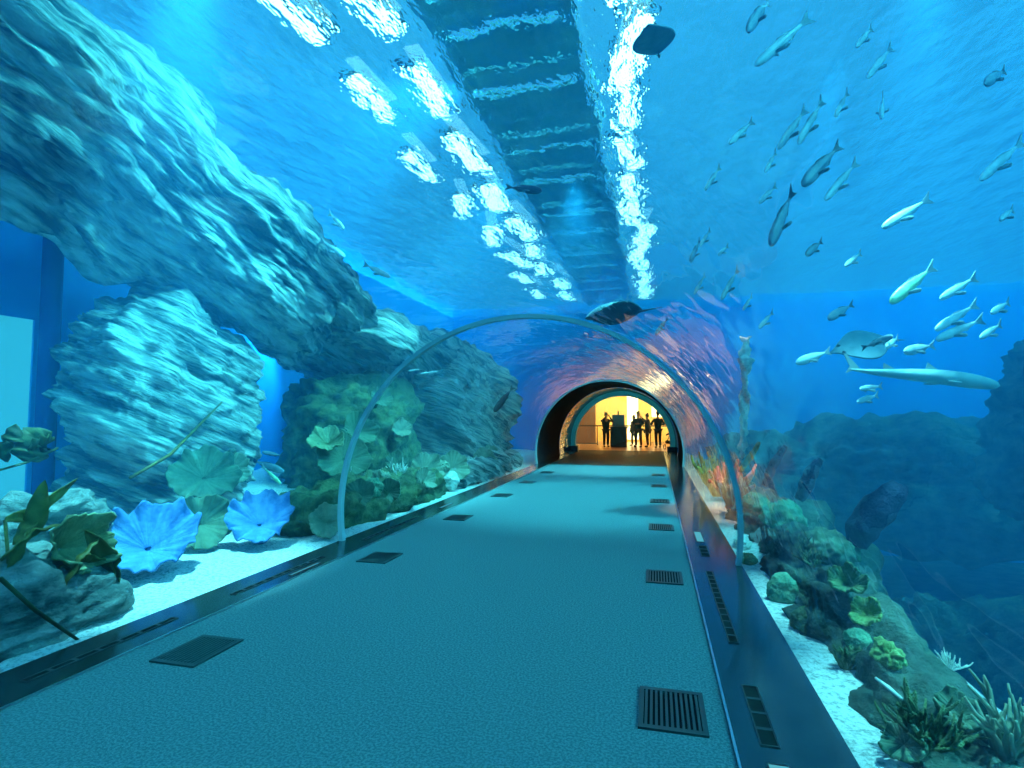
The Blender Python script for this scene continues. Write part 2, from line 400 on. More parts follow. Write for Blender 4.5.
person((-2.54, PY, 0), pi+.4, 'person with both arms raised to the face left of the kiosk', raised, M['cloth_black'], M['cloth_black'])
person((-.86, PY+.1, 0), 2.6, 'person in a bulky dark jacket right of the bright panel', bent, M['cloth_navy'], M['cloth_brown'], hgt=1.03)
person((-.40, PY+.6, 0), 1.2, 'person partly hidden behind the one in the bulky jacket', raised, M['cloth_brown'], M['cloth_brown'], hgt=.98)
person((.14, PY-.1, 0), .3, 'person standing legs apart at the right of the group', bent, M['cloth_black'], M['cloth_black'], stride=.16, hgt=1.03)
person((-1.14, PY+1.5, 0), 2.2, 'distant person with arms down in front of the glowing panel', hanging, M['cloth_brown'], M['cloth_black'], hgt=.93)
# phone held by the first person
r = empty('information_kiosk', (-1.9, 30.3, 0)); tag(r, 'dark information kiosk with a grey screen box in the hall', 'kiosk')
MB().box((-.42, -.25, 0), (.42, .25, 1.02)).build('counter', M['counter'], r, bevel=.02)
MB().box((-.5, -.32, 1.02), (.5, .32, 1.08)).build('worktop', M['counter'], r, bevel=.01)
s = MB().box((-.32, -.1, 1.08), (.32, .1, 1.72)).build('screen', M['screen'], r, bevel=.02)
MB().box((-.04, -.03, 1.72), (.03, .03, 1.92)).build('camera_post', M['counter'], s)
r = empty('handrail', (-1.6, 32.2, 0)); tag(r, 'dark handrail crossing the lit hall behind the people', 'railing')
MB().tube([(-3.2, 0, 1.1), (2.9, 0, 1.1)], .035).build('rail', M['cloth_brown'], r, smooth=True)
for i in range(5):
    MB().tube([(-3.1+i*1.48, 0, 0), (-3.1+i*1.48, 0, 1.1)], .025).build('post', M['cloth_brown'], r, smooth=True)
r = empty('stroller', (.80, 28.6, 0), (0, 0, .5)); tag(r, 'dark stroller standing at the right side of the arch', 'stroller')
mb = MB()
rows = []
for i in range(9):
    a = pi*i/8*.75
    rows.append([(-.24, -.30*cos(a)*.9, .42+.36*sin(a)), (0, -.33*cos(a), .45+.42*sin(a)), (.24, -.30*cos(a)*.9, .42+.36*sin(a))])
mb.grid(rows).build('hood', M['cloth_black'], r, smooth=True, solid=.02)
MB().box((-.22, -.3, .28), (.22, .32, .45)).build('seat', M['cloth_black'], r, bevel=.06)
MB().tube([(-.22, .2, .3), (-.22, -.4, .98), (.22, -.4, .98), (.22, .2, .3)], .018).build('handle', M['black_metal'], r, smooth=True)
for x in (-.24, .24):
    for y in (-.28, .3):
        c = [(x, y+.11*cos(2*pi*k/16), .12+.11*sin(2*pi*k/16)) for k in range(17)]
        MB().tube(c, .018, 6, cap=False).build('wheel', M['black_metal'], r, smooth=True)
        MB().tube([(x, y, .12), (x*.9, y*.6, .32)], .014).build('leg', M['black_metal'], r, smooth=True)

def area(name, loc, rot, sx, sy, power, col):
    ld = bpy.data.lights.new(name, 'AREA'); ld.shape = 'RECTANGLE'; ld.size = sx; ld.size_y = sy; ld.energy = power; ld.color = col
    o = bpy.data.objects.new(name, ld); COL.objects.link(o); o.location = loc; o.rotation_euler = rot; return o
area('hall_light', (-1.5, 33.5, 4.9), (radians(25), 0, 0), 8, 2.0, 1700, (1, .70, .28))
area('hall_light', (-1.5, 30.0, 4.9), (0, 0, 0), 6, 1.0, 180, (1, .55, .2))

# ------------------------------------------------------------------ rocks
def layers(q, f, sd):
    """stepped ledges: every layer of the bedding juts out by its own amount"""
    k = math.floor(q); t = q-k
    def h(i): return noise.noise(Vector((i*5.37+sd, f.x+f.z*.5, f.y+i*3.1))) + .8*(((math.sin(i*12.9898+sd*78.233)*43758.5453) % 1.0)-.5)
    b = max(0.0, (t-.72)/.28); b = b*b*(3-2*b)
    return h(k)*(1-b)+h(k+1)*b + .18*(t-.5)
def rock(name, label, cen, size, seed, rot=(0, 0, 0), bed=(0, 0, 1), amp=.35, freq=.8, strata=1.0, sfreq=2.2, sub=5, boxy=.72, mat='rock', group=None, cat='rock', fine=1.0):
    bm = bmesh.new(); bmesh.ops.create_icosphere(bm, subdivisions=sub, radius=1)
    R = Euler(rot).to_matrix(); S = Vector(size); cen = Vector(cen); B = Vector(bed).normalized()
    off = Vector((seed*13.7, seed*7.1, seed*3.3))
    for v in bm.verts:
        p = v.co.copy()
        q = Vector([math.copysign(abs(c)**boxy, c) for c in p])
        w = R @ Vector((q.x*S.x, q.y*S.y, q.z*S.z))
        n = (R @ Vector((p.x/S.x, p.y/S.y, p.z/S.z))).normalized()
        g = w+cen+off
        low = noise.fractal(g*freq, .9, 2.1, 4)
        s = B.dot(g)
        flat = g - B*s
        wp = noise.fractal(flat*.55 + B*(s*.25), .9, 2.0, 3)
        st = layers(s*sfreq + wp*.9, flat*.55, 1)*.75 + layers(s*sfreq*2.9 + wp*2.2, flat*1.1, 5)*.42 + layers(s*sfreq*6.5 + wp*4, flat*1.8, 9)*.16
        fn = noise.fractal(Vector((flat.x*2.2, flat.y*2.2, flat.z*2.2)) + B*s*7, .9, 2.0, 4)
        v.co = w + n*(amp*(low*.9 + st*strata*.55 + fn*.22*fine))
    me = bpy.data.meshes.new(name); bm.to_mesh(me); bm.free()
    me.polygons.foreach_set('use_smooth', [True]*len(me.polygons))
    me.materials.append(M[mat]); o = bpy.data.objects.new(name, me); COL.objects.link(o); o.location = cen
    return tag(o, label, cat, group)

LB = (.22, .34, .9)     # bedding of the left ledge: dips along the tunnel
rock('rock_ledge', 'huge layered rock ledge overhanging at the upper left', (-7.35, 6.7, 4.95), (1.45, 4.9, .95), 1, rot=(radians(-19), radians(-22), 0), bed=LB, amp=.42, freq=.5, strata=1.5, sfreq=2.6, sub=7, boxy=.8)
rock('rock_ledge', 'layered rock ledge continuing behind the first joint ring', (-7.0, 14.4, 3.2), (1.7, 4.0, .5), 2, rot=(radians(-3), radians(-12), 0), bed=(.2, .1, 1), amp=.45, freq=.6, strata=1.4, sfreq=2.4, sub=6)
rock('rock_tower', 'broad rock pillar behind the left cup corals', (-8.05, 7.6, 1.5), (1.15, 1.5, 1.95), 3, bed=(.2, .3, .9), amp=.42, freq=.7, strata=1.2, sfreq=2.6, sub=7)
rock('rock_outcrop', 'rock outcrop behind the cup corals inside the ring', (-6.9, 12.0, .9), (1.3, 1.7, 1.7), 4, amp=.45, freq=.8, strata=.9, sub=6, mat='rock_moss')
rock('rock_outcrop', 'pale layered rock wall far along the left glass', (-6.0, 17.0, 1.2), (1.2, 3.2, 2.3), 5, bed=(.1, .25, 1), amp=.55, freq=.7, strata=1.3, sub=6)
rock('reef_mound', 'low mossy reef mound beside the left sill inside the ring', (-4.95, 9.4, .1), (.7, 2.6, .42), 6, amp=.28, freq=1.5, strata=.4, sub=6, mat='rock_moss')
rock('boulder', 'sand-dusted boulder at the lower left corner behind the glass', (-4.78, 3.0, .0), (.75, .95, .6), 8, boxy=1.0, amp=.25, freq=1.2, strata=.7, sub=6, mat='rock_mid')
rock('boulder', 'rough boulder at the left frame edge under the kelp', (-5.6, 4.1, .35), (.55, .5, .62), 9, boxy=.95, amp=.25, freq=1.2, strata=1.0, sub=6, mat='rock_mid')
rock('boulder', 'small rock beside the green cup coral on the pillar', (-6.6, 7.35, .35), (.3, .3, .42), 10, amp=.2, freq=2, strata=.5, sub=5, mat='rock')
rock('reef_mound', 'low pale reef rubble along the far left sill', (-4.65, 15.0, .1), (.5, 3.2, .40), 11, amp=.28, freq=1.6, strata=.4, sub=6, mat='rock')

# right reef
rock('reef_ridge', 'dark reef ridge running beside the right sand strip', (1.49, 6.0, -.16), (.44, 1.9, .44), 21, rot=(0, radians(14), radians(-1)), bed=(.6, .2, .7), amp=.26, freq=1.6, strata=.8, sfreq=3, sub=6, mat='rock_dark')
rock('reef_ridge', 'far end of the reef ridge under the green boulder coral', (1.7, 9.3, -.08), (.55, 1.7, .42), 22, rot=(0, radians(12), 0), bed=(.6, .2, .7), amp=.26, freq=1.6, strata=.8, sfreq=3, sub=6, mat='rock_dark')
rock('reef_ridge', 'nearest dark reef boulder at the lower right', (1.46, 3.55, -.32), (.36, .75, .40), 23, rot=(0, radians(14), 0), bed=(.6, .2, .7), amp=.24, freq=1.8, strata=.8, sfreq=3, sub=6, mat='rock_dark')
rock('reef_slope', 'dim reef slope deep behind the right ridge', (6.2, 9.5, -2.9), (2.4, 4.0, 1.1), 24, amp=.7, freq=.5, strata=.8, sub=6, mat='rock_dark')
rock('reef_bank', 'dark flat-topped reef far behind the right glass', (9.5, 21.0, -.6), (7.5, 3.0, 1.9), 25, amp=.9, freq=.35, strata=.6, sub=6, mat='rock_dark')
rock('reef_boulder', 'dark rounded rock tower at the right frame edge', (9.2, 14.2, 1.2), (1.9, 1.8, 2.3), 26, amp=.7, freq=.45, strata=.6, sub=6, mat='rock_dark')
rock('reef_boulder', 'dim rock mound at the right below the rock tower', (7.2, 9.0, -1.6), (1.5, 1.5, 1.3), 27, amp=.55, freq=.6, strata=.6, sub=6, mat='rock_dark')

rock('reflection_streak', 'pale jagged reflection streak beyond the right side of the ring', at(744, 396, 1, 9.5), (.05, .2, 1.0), 28, rot=(0, radians(3), 0), bed=(.5, .1, .8), amp=.17, freq=1.2, strata=1.8, sfreq=2.6, sub=6, mat='sand')  # added solid shape standing in for a bright streak in the acrylic
# sand beds
def sandbed(name, x0, x1, y0, y1, f, nx, ny, label):
    rows = []
    for j in range(ny+1):
        y = y0+(y1-y0)*j/ny
        rows.append([(x0+(x1-x0)*i/nx, y, f(x0+(x1-x0)*i/nx, y)) for i in range(nx+1)])
    o = MB().grid(rows).build(name, M['sand'], smooth=True); return tag(o, label, 'sand', kind='stuff')
def fl(x, y): return -.03 + .10*noise.noise(Vector((x*.9, y*.9, 0))) * min(1, (-x-3.95)*1.2) + .03*noise.noise(Vector((x*4, y*4, 2))) * min(1, (-x-3.95)*3) + .06*max(0, -x-5.5)
def fr(x, y):
    t = x-.9
    z = -.02 + .02*noise.noise(Vector((x*4, y*4, 5))) * min(1, t*4)
    if t > .5: z -= (t-.5)*.5
    if t > 1.5: z -= min(3.9, (t-1.5)*2.0)
    return z
sandbed('sand_bed', -9.88, -3.97, -1, 26.4, fl, 70, 170, 'bright pale sand bed along the left glass')
sandbed('sand_bed', .89, 4.6, -1, 26.4, fr, 60, 160, 'pale sand strip along the right sill')

mb = MB(); YE = 26.5
_in = arc(RAD+.02, -.02, 96)
def _edge(x, z):
    dx, dz = x-CX, z-CZ; t = 1e9
    for lim, d, o in ((24, dx, CX), (-9.9, dx, CX), (8, dz, CZ), (-4.6, dz, CZ)):
        if abs(d) > 1e-6 and (lim-o)/d > 0: t = min(t, (lim-o)/d)
    return CX+dx*t, CZ+dz*t
_cor = [(24, 8), (-9.9, 8)]
inn, out_ = [], []
for q, (x, z) in enumerate(_in):
    inn.append((x, z)); out_.append(_edge(x, z))
for cx_, cz_ in _cor:
    k_ = min(range(len(out_)), key=lambda q: (out_[q][0]-cx_)**2+(out_[q][1]-cz_)**2); out_[k_] = (cx_, cz_)
inn = [(inn[0][0], -4.6)]+inn+[(inn[-1][0], -4.6)]; out_ = [(24, -4.6)]+out_+[(-9.9, -4.6)]
mb.grid([[(x, YE, z) for x, z in inn], [(x, YE, z) for x, z in out_]])
mb.grid([[(x, YE+.25, z) for x, z in inn], [(x, YE+.25, z) for x, z in out_]])
mb.grid([[(x, YE, z) for x, z in inn], [(x, YE+.25, z) for x, z in inn]])
tag(mb.build('wall_end', M['wall_blue']), 'blue end wall of the tank around the tunnel exit', kind='structure')
tag(MB().box((4.0, -5, -4.5), (24, 26.4, -4.1)).build('floor_tank', M['rock_dark']), 'dark floor of the deep tank at the right', kind='structure')
# left tank wall, window and pillar
mb = MB(); wx = -9.9
mb.box((wx-.3, 6.86, -.2), (wx, 26.5, 8)); mb.box((wx-.3, -2, -.2), (wx, 6.86, .2)); mb.box((wx-.3, -2, 3.2), (wx, 6.86, 8)); mb.box((wx-.3, -2, .2), (wx, 3.0, 3.2))
tag(mb.build('wall_left', M['wall_blue']), 'smooth blue wall behind the left rocks', kind='structure')
M['panel_glow'] = emit('panel_glow', (.03, .46, .66), 1.15)
tag(MB().box((wx-.1, 3.0, .2), (wx-.04, 6.86, 3.2)).build('window_3', M['panel_glow']), 'lit viewing window at the far left', kind='structure')
p = MB().tube([(-9.3, 6.68, -.1), (-9.3, 6.68, 1.5), (-9.28, 6.66, 3.0), (-9.3, 6.66, 5.2)], .14, 14).build('column', M['pillar_blue'], smooth=True)
tag(p, 'slim dark blue column beside the left viewing window', 'column')

# ------------------------------------------------------------------ corals
def cup(label, loc, R, depth, rot, mat, seed, nr=7, ruf=.12, group=None, name='cup_coral', stalk=True, ribs=46, arcf=1.0):
    r = empty(name, loc, rot); tag(r, label, 'coral', group)
    rr = random.Random(seed); ph = [rr.uniform(0, 6.28) for _ in range(6)]
    mb = MB(); rows = []; NT_ = 150; NR = 26
    for i in range(NR+1):
        q = .06 + .94*i/NR; row = []
        for j in range(NT_+1):
            t = 2*pi*j/NT_*arcf
            e = R*(1 + .07*sin(2*t+ph[0]) + .05*sin(3*t+ph[1]) + .035*sin(nr*t+ph[2]) + .02*sin(19*t+ph[3]))
            rib = R*q*(.008*cos(ribs*t + 1.5*sin(3*t+ph[4])) + .030*q*abs(cos(nr*1.5*t + 1.2*sin(2*t+ph[5])))**.6)
            z = 1.35*depth*q**1.15 + .85*ruf*R*q**4*(sin(nr*t+ph[2]+.6) + .6*sin((nr+4)*t+ph[5]) + .25*sin(23*t+ph[1])) + rib
            row.append((e*q*cos(t), e*q*sin(t), z))
        rows.append(row)
    mb.grid(rows).build('cup', mat, r, smooth=True, solid=.018)
    if stalk:
        MB().tube([(0, 0, -.012), (0, .01, -.10*R/.3), (.01, .02, -.32*R/.3)], [.10*R, .16*R, .30*R], 14).build('stalk', mat, r, smooth=True)
    return r
def face(tilt, az): return (tilt, 0, az)     # cup axis leans by tilt towards azimuth az (0 = towards -Y)
CC = 'cup corals along the left glass'
cup('large blue ruffled cup coral nearest the camera', (-5.12, 4.74, .22), .45, .18, face(radians(40), radians(42)), M['blue_cup'], 1, nr=9, ruf=.13, group=CC)
cup('smaller blue ruffled cup coral just right of the large one', (-5.02, 6.30, .18), .40, .16, face(radians(40), radians(40)), M['blue_cup'], 2, nr=10, ruf=.14, group=CC)
cup('big green cup coral mounted high on the rock pillar', (-6.2, 6.6, .72), .42, .15, face(radians(58), radians(48)), M['green_cup'], 3, nr=8, ruf=.13, group=CC)
cup('green cup coral standing between the two blue corals', (-5.6, 5.9, .24), .36, .14, face(radians(66), radians(65)), M['green_cup'], 4, nr=5, ruf=.15, group=CC)
cup('narrow green coral frond right of the high green cup', (-6.35, 7.25, .78), .24, .16, face(radians(70), radians(62)), M['pale_cup'], 5, nr=5, ruf=.2, group=CC)
cup('pale yellow cup coral at the foot of the joint ring', (-4.33, 6.76, .16), .22, .12, face(radians(64), radians(30)), M['pale_cup'], 6, nr=6, ruf=.14, group=CC)
cup('lime folded leaf coral at the lower left by the kelp', (-4.82, 3.60, .50), .26, .22, face(radians(74), radians(95)), M['lime_cup'], 7, nr=4, ruf=.30, group=CC, stalk=False)
cup('lime leaf coral drooping below the folded one', (-4.72, 3.68, .34), .22, .1, face(radians(120), radians(60)), M['kelp'], 8, nr=3, ruf=.30, group=CC, stalk=False)
cup('upper green cup coral on the outcrop inside the ring', (-5.3, 9.15, 1.32), .32, .16, face(radians(66), radians(60)), M['green_cup'], 9, nr=5, ruf=.12, group=CC)
cup('wide green shelf coral under the upper cup in the ring', (-5.2, 8.6, .85), .46, .12, face(radians(48), radians(30)), M['green_cup'], 10, nr=6, ruf=.10, group=CC)
cup('lime leaf coral left of the joint ring leg', (-5.45, 8.5, 1.12), .30, .12, face(radians(40), radians(20)), M['lime_cup'], 11, nr=6, ruf=.14, group=CC)
cup('pale cup coral near the far end of the left reef', (-4.55, 12.2, .42), .34, .15, face(radians(66), radians(35)), M['pale_cup'], 12, nr=6, ruf=.13, group=CC)
cup('pale cup coral left of the far reef cup', (-4.75, 11.0, .45), .36, .15, face(radians(60), radians(55)), M['pale_cup'], 13, nr=5, ruf=.15, group=CC)
cup('small green cup coral low on the reef mound', (-4.4, 8.7, .32), .22, .1, face(radians(70), radians(20)), M['green_cup'], 14, nr=6, ruf=.12, group=CC)
cup('dull green cup coral low on the mound beside the ring', (-4.5, 7.9, .36), .24, .1, face(radians(62), radians(25)), M['green_cup'], 15, nr=6, ruf=.12, group=CC)
cup('farthest pale cup coral by the left sill', (-4.5, 14.4, .40), .32, .14, face(radians(66), radians(35)), M['pale_cup'], 16, nr=6, ruf=.13, group=CC)

def bushy(label, loc, R, n, mat, seed, name='branching_coral', rad=.012, up=.5, spread=1.0, rot=(0, 0, 0), cat='coral', seglen=4):
    rr = random.Random(seed); mb = MB()
    def br(p, d, L, r0, lev):
        pts = [p]; q = Vector(p); dd = Vector(d)
        for i in range(seglen):
            dd = (dd + Vector((rr.uniform(-.25, .25), rr.uniform(-.25, .25), rr.uniform(-.1, .25)))).normalized()
            q = q + dd*L/seglen; pts.append(q.copy())
        mb.tube(pts, [r0*(1-.6*i/seglen) for i in range(seglen+1)], 6)
        if lev > 0:
            for k in range(2):
                i = rr.randint(1, seglen-1); d2 = (dd + Vector((rr.uniform(-1, 1), rr.uniform(-1, 1), rr.uniform(-.2, .9)))).normalized()
                br(pts[i], d2, L*.6, r0*.7, lev-1)
    for i in range(n):
        a = 2*pi*i/n+rr.uniform(-.3, .3); e = rr.uniform(.15, 1.2)
        d = Vector((cos(a)*spread*cos(e), sin(a)*spread*cos(e), up+sin(e))).normalized()
        br(Vector((rr.uniform(-.1, .1)*R, rr.uniform(-.1, .1)*R, -.02)), d, R*rr.uniform(.7, 1.1), rad, 1)
    o = mb.build(name, mat, smooth=True); o.location = loc; o.rotation_euler = rot
    return tag(o, label, cat)
def lumpy(label, loc, size, seed, mat, name='boulder_coral', rot=(0, 0, 0), amp=.12, freq=5, sub=5, cat='coral'):
    bm = bmesh.new(); bmesh.ops.create_icosphere(bm, subdivisions=sub, radius=1)
    off = Vector((seed*3.7, seed, -seed*2.1)); m = min(size)
    for v in bm.verts:
        p = v.co.copy(); w = Vector((p.x*size[0], p.y*size[1], p.z*size[2]))
        k = noise.fractal(w*freq/ (m*3) + off, .8, 2, 3) + .5*abs(noise.noise(w*freq/m+off))
        v.co = w + p*amp*m*k*2
    me = bpy.data.meshes.new(name); bm.to_mesh(me); bm.free(); me.polygons.foreach_set('use_smooth', [True]*len(me.polygons))
    me.materials.append(mat); o = bpy.data.objects.new(name, me); COL.objects.link(o); o.location = loc; o.rotation_euler = rot
    return tag(o, label, cat)
bushy('white-tipped branching coral on the left mound inside the ring', (-4.75, 9.8, .42), .34, 12, M['white_coral'], 31, rad=.02)
bushy('pale bushy coral along the far left reef', (-4.5, 13.2, .32), .34, 12, M['white_coral'], 32, rad=.022)
bushy('dark feathery coral column left of the ring outcrop', (-6.6, 10.2, .5), .7, 16, M['kelp_dark'], 33, rad=.022, up=1.5, spread=.5)
lumpy('small green brain coral low on the left mound', (-4.35, 9.3, .2), (.17, .17, .15), 34, M['boulder_green'])
_i = 0
for lab, p, kd in (
    ('knobbly green coral head on the mound right of the ring leg', (-4.45, 8.2, .46), 'l'), ('small pale branching coral on the mound top above the ring leg', (-4.9, 8.5, .52), 'b'),
    ('pale cup coral facing the glass at the mid mound', (-4.42, 10.2, .36), 'c'), ('green cup coral behind the white-tipped branching coral', (-5.1, 10.4, .62), 'c'),
    ('bushy olive coral low on the mid mound', (-4.35, 9.9, .22), 'b'), ('lumpy pale coral between the far cup corals', (-4.55, 11.5, .5), 'l'),
    ('short white branching coral past the far cup corals', (-4.4, 12.7, .3), 'b'), ('round green coral head under the shelf coral', (-4.7, 9.0, .5), 'l'),
    ('small cup coral high on the outcrop right of the ring', (-5.4, 11.2, 1.3), 'c'), ('brown-green leaf coral at the top of the outcrop', (-5.6, 10.6, 1.95), 'c'),
    ('pale cup coral at the foot of the far pale rock wall', (-4.7, 15.6, .5), 'c')):
    _i += 1
    if kd == 'l': lumpy(lab, p, (.16, .17, .14), 80+_i, M['boulder_green' if _i % 2 else 'pale_cup'], amp=.25, freq=4)
    elif kd == 'b': bushy(lab, p, .22, 14, M['pale_cup' if _i % 2 else 'white_coral'], 80+_i, rad=.016)
    else: cup(lab, p, .22+.02*(_i % 3), .10, face(radians(60), radians(40+8*(_i % 4))), M['pale_cup' if _i % 2 else 'green_cup'], 80+_i, nr=5, ruf=.16, group=CC)
lumpy('pale round coral lump on the far left reef', (-4.4, 11.6, .2), (.2, .2, .2), 35, M['white_coral'])

from mathutils.bvhtree import BVHTree
_bv = []
for o in list(COL.objects):
    if o.type == 'MESH' and o.name.split('.')[0] in ('reef_ridge', 'sand_bed'):
        me = o.data; L_ = o.location
        _bv.append(BVHTree.FromPolygons([tuple(v.co+L_) for v in me.vertices], [tuple(p.vertices) for p in me.polygons]))
def on(u, v, up=0.0, fy=7.0):
    """point of the right reef surface, lifted by up"""
    d = (_F + _R*((u-512)/FPX) - _U*((v-384)/FPX)).normalized(); best = None
    for b in _bv:
        h = b.ray_cast(Vector((0, 0, HEYE)), d)
        if h[0] is not None and h[0].x > .89 and (best is None or h[3] < best[1]): best = (h[0], h[3])
    p = best[0] if best else at(u, v, 1, fy)
    if best is None or p.y > 12: p = at(u, v, 1, fy)
    return p + Vector((0, 0, up))
# right reef corals
bushy('olive finger coral on the ridge above the plate coral', on(812, 566), .16, 14, M['rock_moss'], 61, name='finger_coral', rad=.02)
bushy('olive finger coral low on the ridge beside the near sand', on(846, 668), .16, 14, M['rock_moss'], 62, name='finger_coral', rad=.018)
lumpy('small green coral head on the ridge below the yellow lobe', on(858, 640, .0), (.08, .1, .07), 63, M['boulder_green'])
lumpy('dark coral head at the foot of the ridge by the sand', on(806, 622, .0), (.10, .12, .1), 64, M['rock_moss'])
cup('dim plate coral on the nearest dark reef boulder', on(960, 722, .03), .10, .04, face(radians(35), radians(-10)), M['green_cup'], 65, nr=5, ruf=.2, name='plate_coral')
cup('dim green leaf coral at the bottom of the nearest reef boulder', on(905, 752, .03), .085, .035, face(radians(50), radians(-30)), M['green_cup'], 66, nr=5, ruf=.25, name='leaf_coral')
bushy('thin pale whip coral tuft on the far ridge beside the boulder coral', on(806, 552), .18, 10, M['green_cup'], 67, name='whip_coral', rad=.010, up=1.2)
lumpy('large pale green boulder coral on top of the far ridge', on(783, 522, .02, 8.6), (.27, .30, .24), 41, M['boulder_green'])
lumpy('smaller green boulder coral left of the large one', on(756, 504, .0, 9.4), (.18, .26, .15), 42, M['boulder_green'])
lumpy('round olive plate coral on the ridge beside the sand', on(783, 594, .0, 6.0), (.13, .10, .19), 43, M['boulder_green'], name='plate_coral', amp=.06)
lumpy('dull rock-like coral mound behind the green boulder coral', on(826, 545, -.05, 8.0), (.24, .42, .18), 44, M['green_cup'], amp=.14)
cup('yellow-green leafy coral at the middle of the right ridge', on(848, 592, .04, 5.9), .12, .08, face(radians(45), radians(-20)), M['green_leafy'], 45, nr=5, ruf=.25, name='leaf_coral')
cup('bright yellow coral lobe below the leafy coral on the ridge', on(868, 622, .04, 5.3), .10, .06, face(radians(50), radians(-30)), M['yellow_coral'], 46, nr=4, ruf=.3, name='leaf_coral')
for i, (u, v, y) in enumerate(((884, 648, 4.9), (893, 660, 4.75), (886, 668, 4.6), (900, 672, 4.7))):
    pass
lumpy('knobbly green coral cluster on the right ridge crest', on(888, 658, .0, 4.75), (.06, .10, .08), 47, M['yellow_coral'], amp=.35, freq=3)
bushy('spiky dark bush coral at the lower right', on(925, 745, .0, 3.6), .24, 26, M['rock_moss'], 48, rad=.016, up=.25)
bushy('green staghorn coral at the lower right corner', on(1008, 752, -.02, 4.4), .27, 20, M['pale_cup'], 49, name='staghorn_coral', rad=.018, up=.3)
bushy('small white branching coral behind the spiky bush', on(950, 668, .0, 4.7), .13, 10, M['white_coral'], 50, rad=.010)
MBt = MB().tube([on(876, 680, .01), on(888, 691, .02), on(902, 703, .02)], [.008, .012, .009], 8)
tag(MBt.build('coral_branch', M['white_coral'], smooth=True), 'broken white coral branch lying on the ridge', 'coral')
lumpy('pale coral knob on the sand beside the ring leg', on(742, 548, .03, 7.6), (.10, .12, .10), 51, M['white_coral'])
lumpy('dark rubble stone in the sand beside the ring leg', on(748, 562, .02, 7.2), (.10, .14, .07), 52, M['rock_moss'])
# red and orange corals past the ring
bushy('red soft coral beyond the ring by the right sill', (1.22, 9.9, .12), .62, 22, M['red_coral'], 53, name='soft_coral', rad=.075, up=.9)
bushy('orange soft coral left of the red one at the right glass', (1.14, 11.6, .1), .55, 16, M['orange_coral'], 54, name='soft_coral', rad=.05, up=.6)
bushy('farthest orange soft coral along the right glass', (1.12, 13.6, .2), .5, 14, M['orange_coral'], 55, name='soft_coral', rad=.06, up=.7)

def sponge(label, a, b, w, mat, seed, y, base=None):
    A = at(a[0], a[1], 1, y); Bp = at(b[0], b[1], 1, y)
    rr = random.Random(seed); n = 16; pts = []; rad = []
    if base is not None:
        pts.append(Vector(base)); rad.append(w*.35)
    for i in range(n+1):
        t = i/n; p = A.lerp(Bp, t); p.x += .25*w*sin(5*t+seed); pts.append(p)
        rad.append(w*(.25+.75*sin(pi*min(1, max(0, .08+.88*t)))**.6)*(1+.07*sin(19*t+seed)+rr.uniform(-.04, .04)))
    o = MB().tube(pts, rad, 12).build('finger_sponge', mat, smooth=True)
    return tag(o, label, 'sponge')
sponge('dark finger sponge rising from the green boulder coral', (797, 500), (821, 459), .085, M['dark_sponge'], 1, 7.6)
sponge('thin dark sponge left of the finger sponge', (763, 486), (785, 446), .055, M['dark_sponge'], 2, 7.8)
sponge('large dark blade sponge in the blue water at the right', (856, 546), (895, 484), .15, M['dark_sponge'], 3, 6.0)
sponge('thin orange-brown sprig beside the ring on the right', (741, 472), (759, 442), .035, M['brown_sponge'], 4, 7.0)

# ------------------------------------------------------------------ kelp on the left
def blade(mb_pts, w, mat, parent, twist=.8, seed=0):
    rr = random.Random(seed); rows = []; n = len(mb_pts)-1
    # resample
    P = [Vector(p) for p in mb_pts]; N = 18
    for i in range(N+1):
        t = i/N*n; k = min(int(t), n-1); f = t-k
        p = P[k].lerp(P[k+1], f); d = (P[k+1]-P[k]).normalized()
        u = i/N; wd = w*sin(pi*min(1, .06+u*.94))**.7
        a = Vector((0, 0, 1)).cross(d)
        if a.length < .1: a = Vector((1, 0, 0))
        a.normalize(); b = d.cross(a); an = twist*u+seed
        s = a*cos(an)+b*sin(an); c = d.cross(s)
        rows.append([p + s*wd*x + c*(.22*wd*x*x*4 + .10*wd*sin(9*u*3+x*4+seed)) for x in (-.5, -.25, 0, .25, .5)])
    return MB().grid(rows).build('blade', mat, parent, smooth=True, solid=.006)
def kelp(label, base, tips, mat, w, seed, stem=None, name='kelp'):
    r = empty(name, base); tag(r, label, 'seaweed', 'kelp plants at the left'); b = Vector(base)
    if stem:
        MB().tube([Vector(p)-b for p in stem], .012, 8).build('stem', mat, r, smooth=True)
    for i, (pts, ww) in enumerate(tips):
        blade([Vector(p)-b for p in pts], ww*1.45, mat, r, seed=seed+i*1.3)
    return r
def A_(u, v, x=-4.6): return at(u, v, 0, x)
kelp('olive kelp with long blades at the lower left by the glass', A_(15, 640, -4.6), [
    ([A_(5, 520, -4.7), A_(30, 515, -4.7), A_(78, 478, -4.75)], .07), ([A_(0, 560), A_(30, 530), A_(70, 522)], .08),
    ([A_(15, 545), A_(35, 520), A_(45, 480)], .10), ([A_(0, 600), A_(25, 545), A_(50, 510)], .09)], M['kelp'], .08, 1,
    stem=[A_(15, 640), A_(10, 580), A_(5, 520, -4.7)])
kelp('broad kelp fronds hanging over the lime folded coral', A_(40, 620, -4.4), [
    ([A_(52, 612, -4.4), A_(75, 560, -4.45), A_(100, 535, -4.5)], .09), ([A_(125, 600, -4.45), A_(112, 560, -4.5), A_(85, 530, -4.5)], .12)], M['kelp'], .08, 2,
    stem=[A_(40, 620, -4.4), A_(48, 614, -4.4), A_(52, 612, -4.4)])
